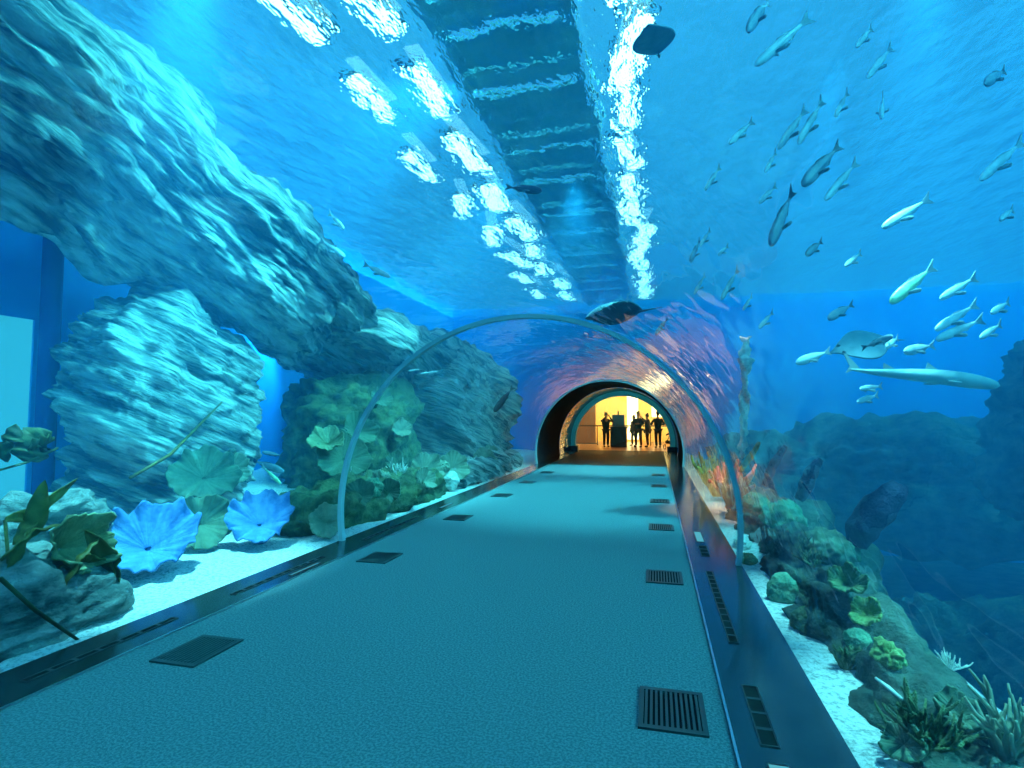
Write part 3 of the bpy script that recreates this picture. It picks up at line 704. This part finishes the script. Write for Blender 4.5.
kelp('dark leafed twig standing against the bright left window', A_(0, 462, -6.0), [
    ([A_(8, 462, -6), A_(8, 440, -6), A_(16, 424, -6)], .14), ([A_(32, 462, -6), A_(36, 445, -6), A_(52, 432, -6)], .26), ([A_(28, 450, -6), A_(40, 445, -6), A_(54, 440, -6)], .2)], M['kelp_dark'], .1, 3,
    stem=[A_(0, 470, -6), A_(28, 462, -6), A_(58, 448, -6)])
tag(MB().tube([A_(130, 478, -5.9), A_(170, 455, -5.9), A_(222, 402, -6.6)], [.018, .02, .012], 8).build('sunken_branch', M['kelp'], smooth=True), 'thin olive branch lying across the rock pillar', 'branch')
tag(MB().tube([A_(0, 578, -4.15), A_(35, 610, -4.12), A_(78, 640, -4.1)], [.014, .014, .010], 8).build('sunken_branch', M['kelp_dark'], smooth=True), 'thin dark branch leaning on the boulder at the lower left', 'branch')

# ------------------------------------------------------------------ fish
def fish_proto(name, body, fin, deep=.22, wide=.10):
    """unit length along +X (head at +X)"""
    r = empty(name); n = 22; rows = []
    for i in range(n+1):
        u = i/n; x = .5 - .84*u
        h = deep*.5*(sin(pi*min(1, u*1.02)**.72))**.85*(1-.25*u) + .018
        w = wide*.5*(sin(pi*min(1, u*1.02)**.65))**.9*(1-.3*u) + .008
        if i == 0: h = w = .006
        rows.append([(x, w*cos(2*pi*k/14), h*sin(2*pi*k/14)*(1 if sin(2*pi*k/14) > 0 else .95)) for k in range(15)])
    b = MB().grid(rows).build('body', body, r, smooth=True)
    def fin_(nm, pts):
        MB_ = MB(); MB_.v = [(x, -.006, z) for x, z in pts]+[(x, .006, z) for x, z in pts]
        k = len(pts); MB_.f = [tuple(range(k))[::-1], tuple(range(k, 2*k))]+[(i, (i+1) % k, k+(i+1) % k, k+i) for i in range(k)]
        return MB_.build(nm, fin, r)
    fin_('tail_fin', [(-.32, .014), (-.41, .04), (-.53, .085), (-.47, .015), (-.46, 0), (-.47, -.015), (-.53, -.085), (-.41, -.04), (-.32, -.014)])
    fin_('dorsal_fin', [(.12, deep*.40), (.04, deep*.40+.03), (-.10, deep*.35+.02), (-.22, deep*.16+.012), (-.24, deep*.12), (-.05, deep*.36)])
    fin_('anal_fin', [(-.02, -deep*.38), (-.12, -deep*.30-.03), (-.22, -deep*.14-.012), (-.24, -deep*.12), (-.1, -deep*.28)])
    for sg in (-1, 1):
        m = MB(); y = sg*wide*.42
        m.grid([[(.20, y, -.02), (.20, y, -.05)], [(.10, y+sg*.05, -.03), (.08, y+sg*.05, -.09)], [(.06, y+sg*.07, -.05), (.05, y+sg*.07, -.08)]])
        m.build('pectoral_fin', fin, r, smooth=True, solid=.006)
        rr = []
        for i in range(7):
            a = pi*i/6; rr.append([(.40+.016*sin(a)*cos(2*pi*k/8), sg*(wide*.20+.002)+.008*cos(a)*sg, .016*sin(a)*sin(2*pi*k/8)+.012) for k in range(9)])
        MB().grid(rr).build('eye', M['eye'], r, smooth=True)
    return r
protos = {}
for key, args in dict(slim=(M['fish_silver'], M['fin'], .09, .06), silver=(M['fish_silver'], M['fin'], .14, .08), grey=(M['fish_grey'], M['fin_dark'], .16, .09), dark=(M['fish_dark'], M['fin_dark'], .2, .1), green=(M['fish_green'], M['fin'], .13, .08)).items():
    protos[key] = [fish_proto('fish', *args), False]
def fish(kind, a, b, y, label, group='silvery fish in the blue water', dy=.35, roll=0.):
    """nose near pixel a, tail near pixel b, swimming at distance y along the tunnel"""
    A, B_ = at(a[0], a[1], 1, y), at(b[0], b[1], 1, y+dy)
    d = A-B_; L = d.length
    src, used = protos[kind]
    o = dup(src) if used else src; protos[kind][1] = True
    o.location = (A+B_)/2; o.scale = (L*1.0,)*3
    o.rotation_euler = (roll, -math.asin(max(-1, min(1, d.z/L))), atan2(d.y, d.x))
    tag(o, label, 'fish', group); return o
G2 = 'fish in the left tank'
GR = 'school of fish at the right'
F = fish
F('silver', (46, 216), (2, 190), 6.0, 'bright pale fish under the ledge at the left frame edge', G2, .1)
F('slim', (345, 257), (320, 240), 8.0, 'bright slim fish in front of the light blue slab, middle one', G2)
F('slim', (390, 277), (364, 264), 8.5, 'bright slim fish right of and below the middle one', G2)
F('slim', (344, 229), (329, 213), 8.0, 'small slim fish above the two bright slim ones at left', G2)
F('slim', (420, 374), (441, 371), 9.5, 'small silver fish in front of the rocks inside the ring', G2, .1)
F('slim', (409, 371), (421, 369), 10.0, 'tiny silver fish just left of the one inside the ring', G2, .1)
F('dark', (494, 412), (513, 387), 12.5, 'dark slim fish slanting near the far left rocks', G2, .2)
F('grey', (284, 472), (252, 460), 8.6, 'grey fish crossing the blue gap beside the pillar', G2, .1)
F('green', (281, 484), (262, 466), 8.3, 'pale green fish below the grey one in the blue gap', G2, .1)
F('grey', (262, 452), (284, 456), 8.8, 'thin grey fish above the others in the blue gap', G2, .1)
R_ = [
 ('slim', (755, 66), (810, 17), 6.5, 'long bright white fish at the top right'),
 ('grey', (747, 32), (770, -4), 7.0, 'dark slim fish cut by the top edge left of the long white fish'),
 ('slim', (867, 78), (892, 47), 6.5, 'thin bright fish near the top, upper right of the school'),
 ('slim', (835, 117), (848, 92), 6.5, 'short bright fish below and left of the thin top one'),
 ('silver', (881, 118), (883, 96), 6.5, 'small upright pale fish under the thin top one'),
 ('slim', (798, 144), (823, 100), 6.5, 'long bright curved fish in the upper school'),
 ('slim', (778, 149), (806, 109), 6.8, 'faint long fish left of the long curved one'),
 ('slim', (765, 172), (776, 152), 6.5, 'short bright fish below the faint long one'),
 ('slim', (729, 144), (753, 121), 6.5, 'bright fish at the left of the upper school'),
 ('slim', (705, 190), (720, 167), 7.0, 'bright slim fish at the far left of the school'),
 ('slim', (759, 203), (776, 186), 6.5, 'bright slim fish left of the two dark fish'),
 ('grey', (802, 186), (840, 145), 6.2, 'long dark fish in the middle of the school'),
 ('slim', (825, 200), (857, 162), 6.2, 'slim bright fish right of the long dark one'),
 ('grey', (770, 246), (793, 190), 6.0, 'large bent dark fish below the long dark one'),
 ('slim', (980, 180), (1023, 141), 5.5, 'long pale fish at the upper right frame edge'),
 ('slim', (882, 228), (930, 198), 5.5, 'long dim fish alone in the deep blue at right'),
 ('slim', (1000, 220), (1013, 209), 5.5, 'tiny dim fish at the right edge below the long pale one'),
 ('slim', (700, 246), (710, 230), 7.5, 'tiny bright fish above the far tunnel reflections'),
 ('slim', (718, 255), (728, 246), 7.5, 'tiny bright fish just right of the tiny bright one'),
 ('grey', (985, 84), (1005, 70), 5.5, 'faint grey fish high at the right edge'),
 ('grey', (806, 255), (822, 241), 6.0, 'short grey fish right of the large bent dark one'),
 ('slim', (856, 47), (872, 28), 6.5, 'faint fish at the top, left of the thin top one'),
 ('slim', (845, 266), (861, 253), 5.8, 'small bright fish in the middle right water'),
 ('green', (890, 303), (934, 266), 5.0, 'bright green-tinged big fish at the centre right'),
 ('slim', (940, 299), (976, 277), 5.0, 'slim fish right of the green-tinged one'),
 ('slim', (935, 330), (977, 304), 5.0, 'upper of two parallel slim fish at the right'),
 ('slim', (936, 340), (983, 319), 5.0, 'lower of two parallel slim fish at the right'),
 ('slim', (991, 313), (1009, 302), 5.0, 'short fish at the right edge above the rock tower'),
 ('silver', (904, 352), (934, 345), 5.0, 'bright pale fish facing left above the shark'),
 ('slim', (980, 338), (1001, 324), 5.0, 'short dim fish beside the rock tower'),
 ('silver', (796, 363), (830, 351), 5.5, 'pale fish left of the ray, nose to the left'),
 ('slim', (860, 389), (882, 386), 5.5, 'small fish under the tail of the shark, upper one'),
 ('slim', (857, 402), (878, 395), 5.5, 'small fish under the tail of the shark, lower one'),
 ('slim', (759, 328), (773, 312), 6.0, 'small streak-like fish right of the jagged pale reflection'),
 ('slim', (721, 300), (738, 269), 7.0, 'slim pale fish above the jagged pale reflection'),
 ('slim', (694, 294), (705, 275), 7.5, 'slim pale fish above the right side of the ring'),
 ('grey', (828, 319), (853, 304), 6.0, 'faint grey fish left of the green-tinged one'),
 ('silver', (886, 347), (898, 338), 5.5, 'tiny pale fish above the bright left-facing one'),
 ('grey', (893, 336), (862, 348), 5.5, 'dim fish right of the ray wing'),
 ('slim', (743, 310), (752, 296), 7.0, 'tiny dim fish just right of the slim pale one'),
 ('grey', (655, 335), (668, 318), 9.5, 'small dark fish above the right shoulder of the ring'),
 ('grey', (690, 262), (700, 240), 8.0, 'small dark fish left of the tiny bright pair'),
]
for k, a, b, y, lab in R_: F(k, a, b, y, lab, GR)
F('dark', (542, 191), (506, 187), 8.5, 'dark fish seen from below under the dark ceiling deck', 'fish overhead', .1)

def shark(label, a, b, y, mat):
    A, B_ = at(a[0], a[1], 1, y), at(b[0], b[1], 1, y-.2); d = A-B_; L = d.length
    r = empty('shark', (A+B_)/2, (0, -math.asin(d.z/L), atan2(d.y, d.x)), L); tag(r, label, 'shark')
    n = 30; rows = []
    for i in range(n+1):
        u = i/n; x = .5-.98*u
        h = .048*(sin(pi*u**.55))**.9 + .004; w = .055*(sin(pi*u**.5))**.9 + .004
        if i == 0: h = w = .003
        rows.append([(x, w*cos(2*pi*k/14), h*sin(2*pi*k/14)+.012*sin(5*u)) for k in range(15)])
    MB().grid(rows).build('body', mat, r, smooth=True)
    def fin_(nm, pts, off=(0, 0, 0)):
        m = MB(); m.v = [(x, -.004, z) for x, z in pts]+[(x, .004, z) for x, z in pts]; k = len(pts)
        m.f = [tuple(range(k))[::-1], tuple(range(k, 2*k))]+[(i, (i+1) % k, k+(i+1) % k, k+i) for i in range(k)]
        m.build(nm, mat, r)
    fin_('dorsal_fin', [(.12, .045), (.03, .10), (.02, .04)]); fin_('dorsal_fin', [(-.18, .03), (-.25, .06), (-.25, .02)])
    fin_('tail_fin', [(-.40, 0), (-.5, .09), (-.52, .095), (-.47, .01), (-.49, -.04), (-.45, -.02)])
    for sg in (-1, 1):
        MB().grid([[(.24, sg*.04, -.01), (.15, sg*.04, -.015)], [(.14, sg*.14, -.03), (.10, sg*.14, -.03)]]).build('pectoral_fin', mat, r, smooth=True, solid=.008)
    return r
shark('long pale shark gliding left to right above the dark reef', (1000, 386), (845, 367), 6.0, M['shark'])

def rayfish(label, loc, rot, L, mat, tail=1.2, thick=.10):
    r = empty('ray', loc, rot, L); tag(r, label, 'ray'); rows = []
    n = 24
    for i in range(n+1):
        u = i/n; x = .5-u; half = .36*(sin(pi*min(1, u**1.1*.97+.01)))**.9+.004
        row = []
        for k in range(25):
            s = -1+2*k/24
            prof = (1-abs(s)**1.5)
            row.append((x-.10*abs(s)**2, half*s, thick*.55*prof*sin(pi*min(1, u+.03))**.7 + .05*abs(s)**2))
        rows.append(row)
    MB().grid(rows).build('disc', mat, r, smooth=True, solid=.03)
    MB().tube([(-.42, 0, .01), (-.7, .02, .02), (-.5-tail, .06, 0)], [.03, .018, .004], 8).build('tail', mat, r, smooth=True)
    for sg in (-1, 1):
        MB().tube([(.33, sg*.09, .03), (.30, sg*.09, .07), (.26, sg*.09, .05)], [.02, .028, .012], 8).build('eye', M['eye'], r, smooth=True)
    return r
rayfish('grey ray overhead beside the bright right light strip', at(653, 40, 2, 5.2), (radians(8), radians(8), radians(262)), .56, M['ray_grey'], tail=.06)
rayfish('dark ray with a rounded back above the right of the ring', at(612, 317, 1, 10.5), (radians(25), radians(10), radians(200)), 1.0, M['ray'], tail=.5, thick=.5)
rayfish('dim ray with raised wing left of the shark', at(856, 348, 1, 6.2), (radians(-50), radians(12), radians(195)), .55, M['ray_grey'], tail=.4)

# ------------------------------------------------------------------ water, lamps, light
ZS = 6.7
k = NT('water_surface')
tc = k.n('ShaderNodeTexCoord'); nz = k.n('ShaderNodeTexNoise'); nz.inputs['Scale'].default_value = 1.5; nz.inputs['Detail'].default_value = 4; nz.inputs['Roughness'].default_value = .55
mp = k.n('ShaderNodeMapping'); mp.inputs['Scale'].default_value = (1.4, .7, 1); k.l(tc.outputs['Object'], mp.inputs[0]); k.l(mp.outputs[0], nz.inputs[0])
bp = k.n('ShaderNodeBump'); bp.inputs['Strength'].default_value = 1; bp.inputs['Distance'].default_value = .30; k.l(nz.outputs['Fac'], bp.inputs['Height'])
t = k.n('ShaderNodeBsdfTransparent'); t.inputs[0].default_value = (.85, .97, 1, 1)
rf = k.n('ShaderNodeBsdfRefraction'); rf.inputs['IOR'].default_value = 1.25; rf.inputs['Roughness'].default_value = 0.0; rf.inputs[0].default_value = (.85, .97, 1, 1); k.l(bp.outputs[0], rf.inputs['Normal'])
gl = k.n('ShaderNodeBsdfGlossy'); gl.inputs['Roughness'].default_value = .05; k.l(bp.outputs[0], gl.inputs['Normal'])
m1 = k.n('ShaderNodeMixShader'); m1.inputs[0].default_value = .93; k.l(t.outputs[0], m1.inputs[1]); k.l(rf.outputs[0], m1.inputs[2])
m2 = k.n('ShaderNodeMixShader'); m2.inputs[0].default_value = .15; k.l(m1.outputs[0], m2.inputs[1]); k.l(gl.outputs[0], m2.inputs[2]); k.l(m2.outputs[0], k.out.inputs[0])
tag(mesh('water_surface', [(-9.85, -6, ZS), (24, -6, ZS), (24, 26.5, ZS), (-9.85, 26.5, ZS)], [(3, 2, 1, 0)], k.m), 'rippled water surface seen from below', 'water', kind='stuff')

# body of water: a box with the tunnel cut out of it
k = NT('tank_water')
vs = k.n('ShaderNodeVolumeScatter'); vs.inputs['Color'].default_value = (.05, .48, 1, 1); vs.inputs['Density'].default_value = .034; vs.inputs['Anisotropy'].default_value = .3
va = k.n('ShaderNodeVolumeAbsorption'); va.inputs['Color'].default_value = (.05, .75, .95, 1); va.inputs['Density'].default_value = .045
ad = k.n('ShaderNodeAddShader'); k.l(vs.outputs[0], ad.inputs[0]); k.l(va.outputs[0], ad.inputs[1]); k.l(ad.outputs[0], k.out.inputs['Volume'])
prof = arc(RAD+.06, -.35, 60)
yA, yB = -5.5, 26.4
XA, XB, ZA, ZB = -9.88, 24.0, -4.5, ZS-.02
loop = [(XB, ZA), (XB, ZB), (XA, ZB), (XA, ZA)]
V = []; Fc = []
# side skin: outer loop extruded, notch profile extruded
outer = [(prof[0][0], ZA)] + loop + [(prof[-1][0], ZA)] + prof[::-1]
n = len(outer)
V = [(x, yA, z) for x, z in outer] + [(x, yB, z) for x, z in outer]
Fc = [(i, (i+1) % n, n+(i+1) % n, n+i) for i in range(n)]
bm = bmesh.new(); bv = [bm.verts.new(v) for v in V]
for f in Fc: bm.faces.new([bv[i] for i in f])
f0 = bm.faces.new([bv[i] for i in range(n)]); f1 = bm.faces.new([bv[n+i] for i in reversed(range(n))])
bmesh.ops.triangulate(bm, faces=[f0, f1]); bmesh.ops.recalc_face_normals(bm, faces=bm.faces)
me = bpy.data.meshes.new('water'); bm.to_mesh(me); bm.free(); me.materials.append(k.m)
o = bpy.data.objects.new('water', me); COL.objects.link(o); tag(o, 'clear blue water filling the tank around the tunnel', 'water', kind='stuff')
WATER = o

# deck over the tunnel and the lamps beside it
_dk = MB(); _y = 3.0
for _i in range(60):
    _w = (.55, .8, .45, 1.3)[_i % 4]; _g = (.14, .05, .20, .07)[_i % 4]
    if _y+_w > 26.3: break
    _dk.box((-2.95, _y, 7.3), (-1.0, _y+_w, 7.36)); _y += _w+_g
_dk.box((-3.0, 3, 7.25), (-2.85, 26.4, 7.45)).box((-1.1, 3, 7.25), (-.95, 26.4, 7.45))
tag(_dk.build('ceiling_deck', M['gantry']), 'dark service deck above the water over the tunnel', kind='structure')
lamp_n = 0
def lamp_proto():
    r = empty('ceiling_lamp'); MB().box((-.13, -.78, .06), (.13, .78, .22)).build('housing', M['black_metal'], r, bevel=.03)
    MB().box((-.10, -.74, .0), (.10, .74, .06)).build('lens', M['lamp_lens'], r, bevel=.03); return r
L0 = lamp_proto(); used = False
for row, (x0, ys) in enumerate(((-4.75, 2.5), (-3.75, 2.2), (-.35, 1.6))):
    y = 6.2+row*.3; i = 0
    while y < 25.5:
        o = dup(L0) if used else L0; used = True
        o.location = (x0+rnd.uniform(-.2, .2), y, 7.5); o.rotation_euler = (0, 0, rnd.uniform(-.25, .25)); sca = rnd.uniform(.85, 1.25); o.scale = (sca*1.5, sca, 1)
        tag(o, ('white floodlight in the outer row above the left water', 'white floodlight in the inner row above the left water', 'white floodlight in the row above the water right of the deck')[row], 'lamp', ('outer left floodlights', 'inner left floodlights', 'right floodlights')[row])
        y += ys+rnd.uniform(-.15, .15); i += 1

def sun(name, rot, e, col, ang=.05):
    ld = bpy.data.lights.new(name, 'SUN'); ld.energy = e; ld.color = col; ld.angle = ang
    o = bpy.data.objects.new(name, ld); COL.objects.link(o); o.rotation_euler = rot; return o
sun('added_sun', (radians(14), radians(38), 0), 14.0, (.08, .80, 1.0), .10)  # invented skylight: sun added to light the tank from above
def spot(name, loc, to, e, col, size=60, blend=.6, rad=.15):
    ld = bpy.data.lights.new(name, 'SPOT'); ld.energy = e; ld.color = col; ld.spot_size = radians(size); ld.spot_blend = blend; ld.shadow_soft_size = rad
    o = bpy.data.objects.new(name, ld); COL.objects.link(o); o.location = loc
    o.rotation_euler = (Vector(to)-Vector(loc)).to_track_quat('-Z', 'Y').to_euler(); return o
spot('tank_fill_spot', (-4.75, 4.7, 7.3), (-5.25, 4.8, 0), 140000, (.22, .9, 1), 32)  # these tank spots are unseen, without fixtures, added to brighten sand, rocks and carpet
spot('tank_fill_spot', (-2.7, 7.6, 6.45), (-6.9, 6.2, 4.6), 2800, (.10, .85, 1), 75)
spot('tank_fill_spot', (-2.6, 6.4, 6.3), (-7.4, 7.6, 1.6), 3200, (.08, .80, 1), 44)
spot('tank_fill_spot', (-2.6, 10.0, 6.3), (-5.6, 10.5, .8), 3000, (.12, .88, 1), 60)
spot('tank_fill_spot', (2.5, 3.5, 6.3), (1.75, 3.5, 0), 4800, (.20, .9, 1), 22)
spot('tank_fill_spot', (2.5, 5.4, 6.3), (1.7, 5.4, 0), 4800, (.20, .9, 1), 22)
spot('tank_fill_spot', (2.3, 7.6, 6.3), (1.5, 7.9, 0), 3000, (.12, .85, 1), 22)
spot('tank_fill_spot', (-1.5, 11.0, 6.4), (-1.5, 11.0, 0), 3000, (.08, .85, 1), 62)
spot('coral_fill_spot', (1.35, 9.6, 3.4), (1.2, 10.2, 0), 1000, (1, .50, .30), 40)  # added warm spot with no known lamp behind it, reddens the soft coral
spot('wall_fill_spot', (-8.9, 13.0, 4.2), (-9.9, 11.2, 1.5), 900, (.05, .5, 1), 80)  # unseen spot added to lift the blue wall in the left gap
area('wall_fill_wash', (8, 22.5, 6.4), (radians(62), 0, 0), 14, 1.0, 380, (.02, .42, 1))  # unseen area light added to brighten the end wall below the surface
spot('arch_fill_spot', (-1.5, 18.3, 2.5), (-1.5, 27, 1.2), 500, (.1, .85, 1), 60)  # unseen spot added so the teal arch face shows bright
spot('carpet_spot', (-1.5, 17.0, 2.7), (-1.5, 17.6, 0), 600, (.15, .9, 1), 110)

wd = bpy.data.worlds.new('world'); SC.world = wd; wd.use_nodes = True; nt = wd.node_tree; nt.nodes.clear()
ow = nt.nodes.new('ShaderNodeOutputWorld'); bg = nt.nodes.new('ShaderNodeBackground'); tc = nt.nodes.new('ShaderNodeTexCoord'); sp = nt.nodes.new('ShaderNodeSeparateXYZ')
mr = nt.nodes.new('ShaderNodeMapRange'); mr.inputs['From Min'].default_value = -1; mr.inputs['From Max'].default_value = 1
rp = nt.nodes.new('ShaderNodeValToRGB'); cr = rp.color_ramp
nt.links.new(tc.outputs['Generated'], sp.inputs[0])
def mth(op, a, b=None):
    n = nt.nodes.new('ShaderNodeMath'); n.operation = op
    for i, x in enumerate((a, b)):
        if x is None: continue
        if isinstance(x, (int, float)): n.inputs[i].default_value = x
        else: nt.links.new(x, n.inputs[i])
    return n.outputs[0]
X_, Z_ = sp.outputs['X'], sp.outputs['Z']
hyp = mth('SQRT', mth('ADD', mth('ADD', mth('MULTIPLY', X_, X_), mth('MULTIPLY', Z_, Z_)), .02))
el = mth('ADD', mth('MULTIPLY', Z_, .55), mth('MULTIPLY', mth('DIVIDE', Z_, hyp), .45))
nt.links.new(el, mr.inputs[0]); nt.links.new(mr.outputs[0], rp.inputs[0]); nt.links.new(rp.outputs[0], bg.inputs[0]); nt.links.new(bg.outputs[0], ow.inputs[0])
stops = [(0.0, (0, .02, .06)), (.42, (0, .04, .14)), (.5, (0, .12, .42)), (.64, (.002, .17, .62)), (.78, (.02, .34, .90)), (.9, (.05, .62, 1.2)), (1.0, (.09, .76, 1.35))]
cr.elements[0].position, cr.elements[0].color = stops[0][0], c4(stops[0][1])
cr.elements[1].position, cr.elements[1].color = stops[-1][0], c4(stops[-1][1])
for p, c in stops[1:-1]:
    e = cr.elements.new(p); e.color = c4(c)
bg.inputs[1].default_value = .85

# ------------------------------------------------------------------ render look
SC.view_settings.view_transform = 'Standard'; SC.view_settings.look = 'None'
SC.view_settings.exposure = 0.0; SC.view_settings.gamma = 1.0; SC.view_settings.use_curve_mapping = False
cy = SC.cycles
cy.caustics_reflective = False; cy.caustics_refractive = True
cy.max_bounces = 10; cy.transparent_max_bounces = 16; cy.volume_bounces = 1; cy.transmission_bounces = 6; cy.glossy_bounces = 4; cy.diffuse_bounces = 3
cy.sample_clamp_indirect = 6; cy.use_denoising = True
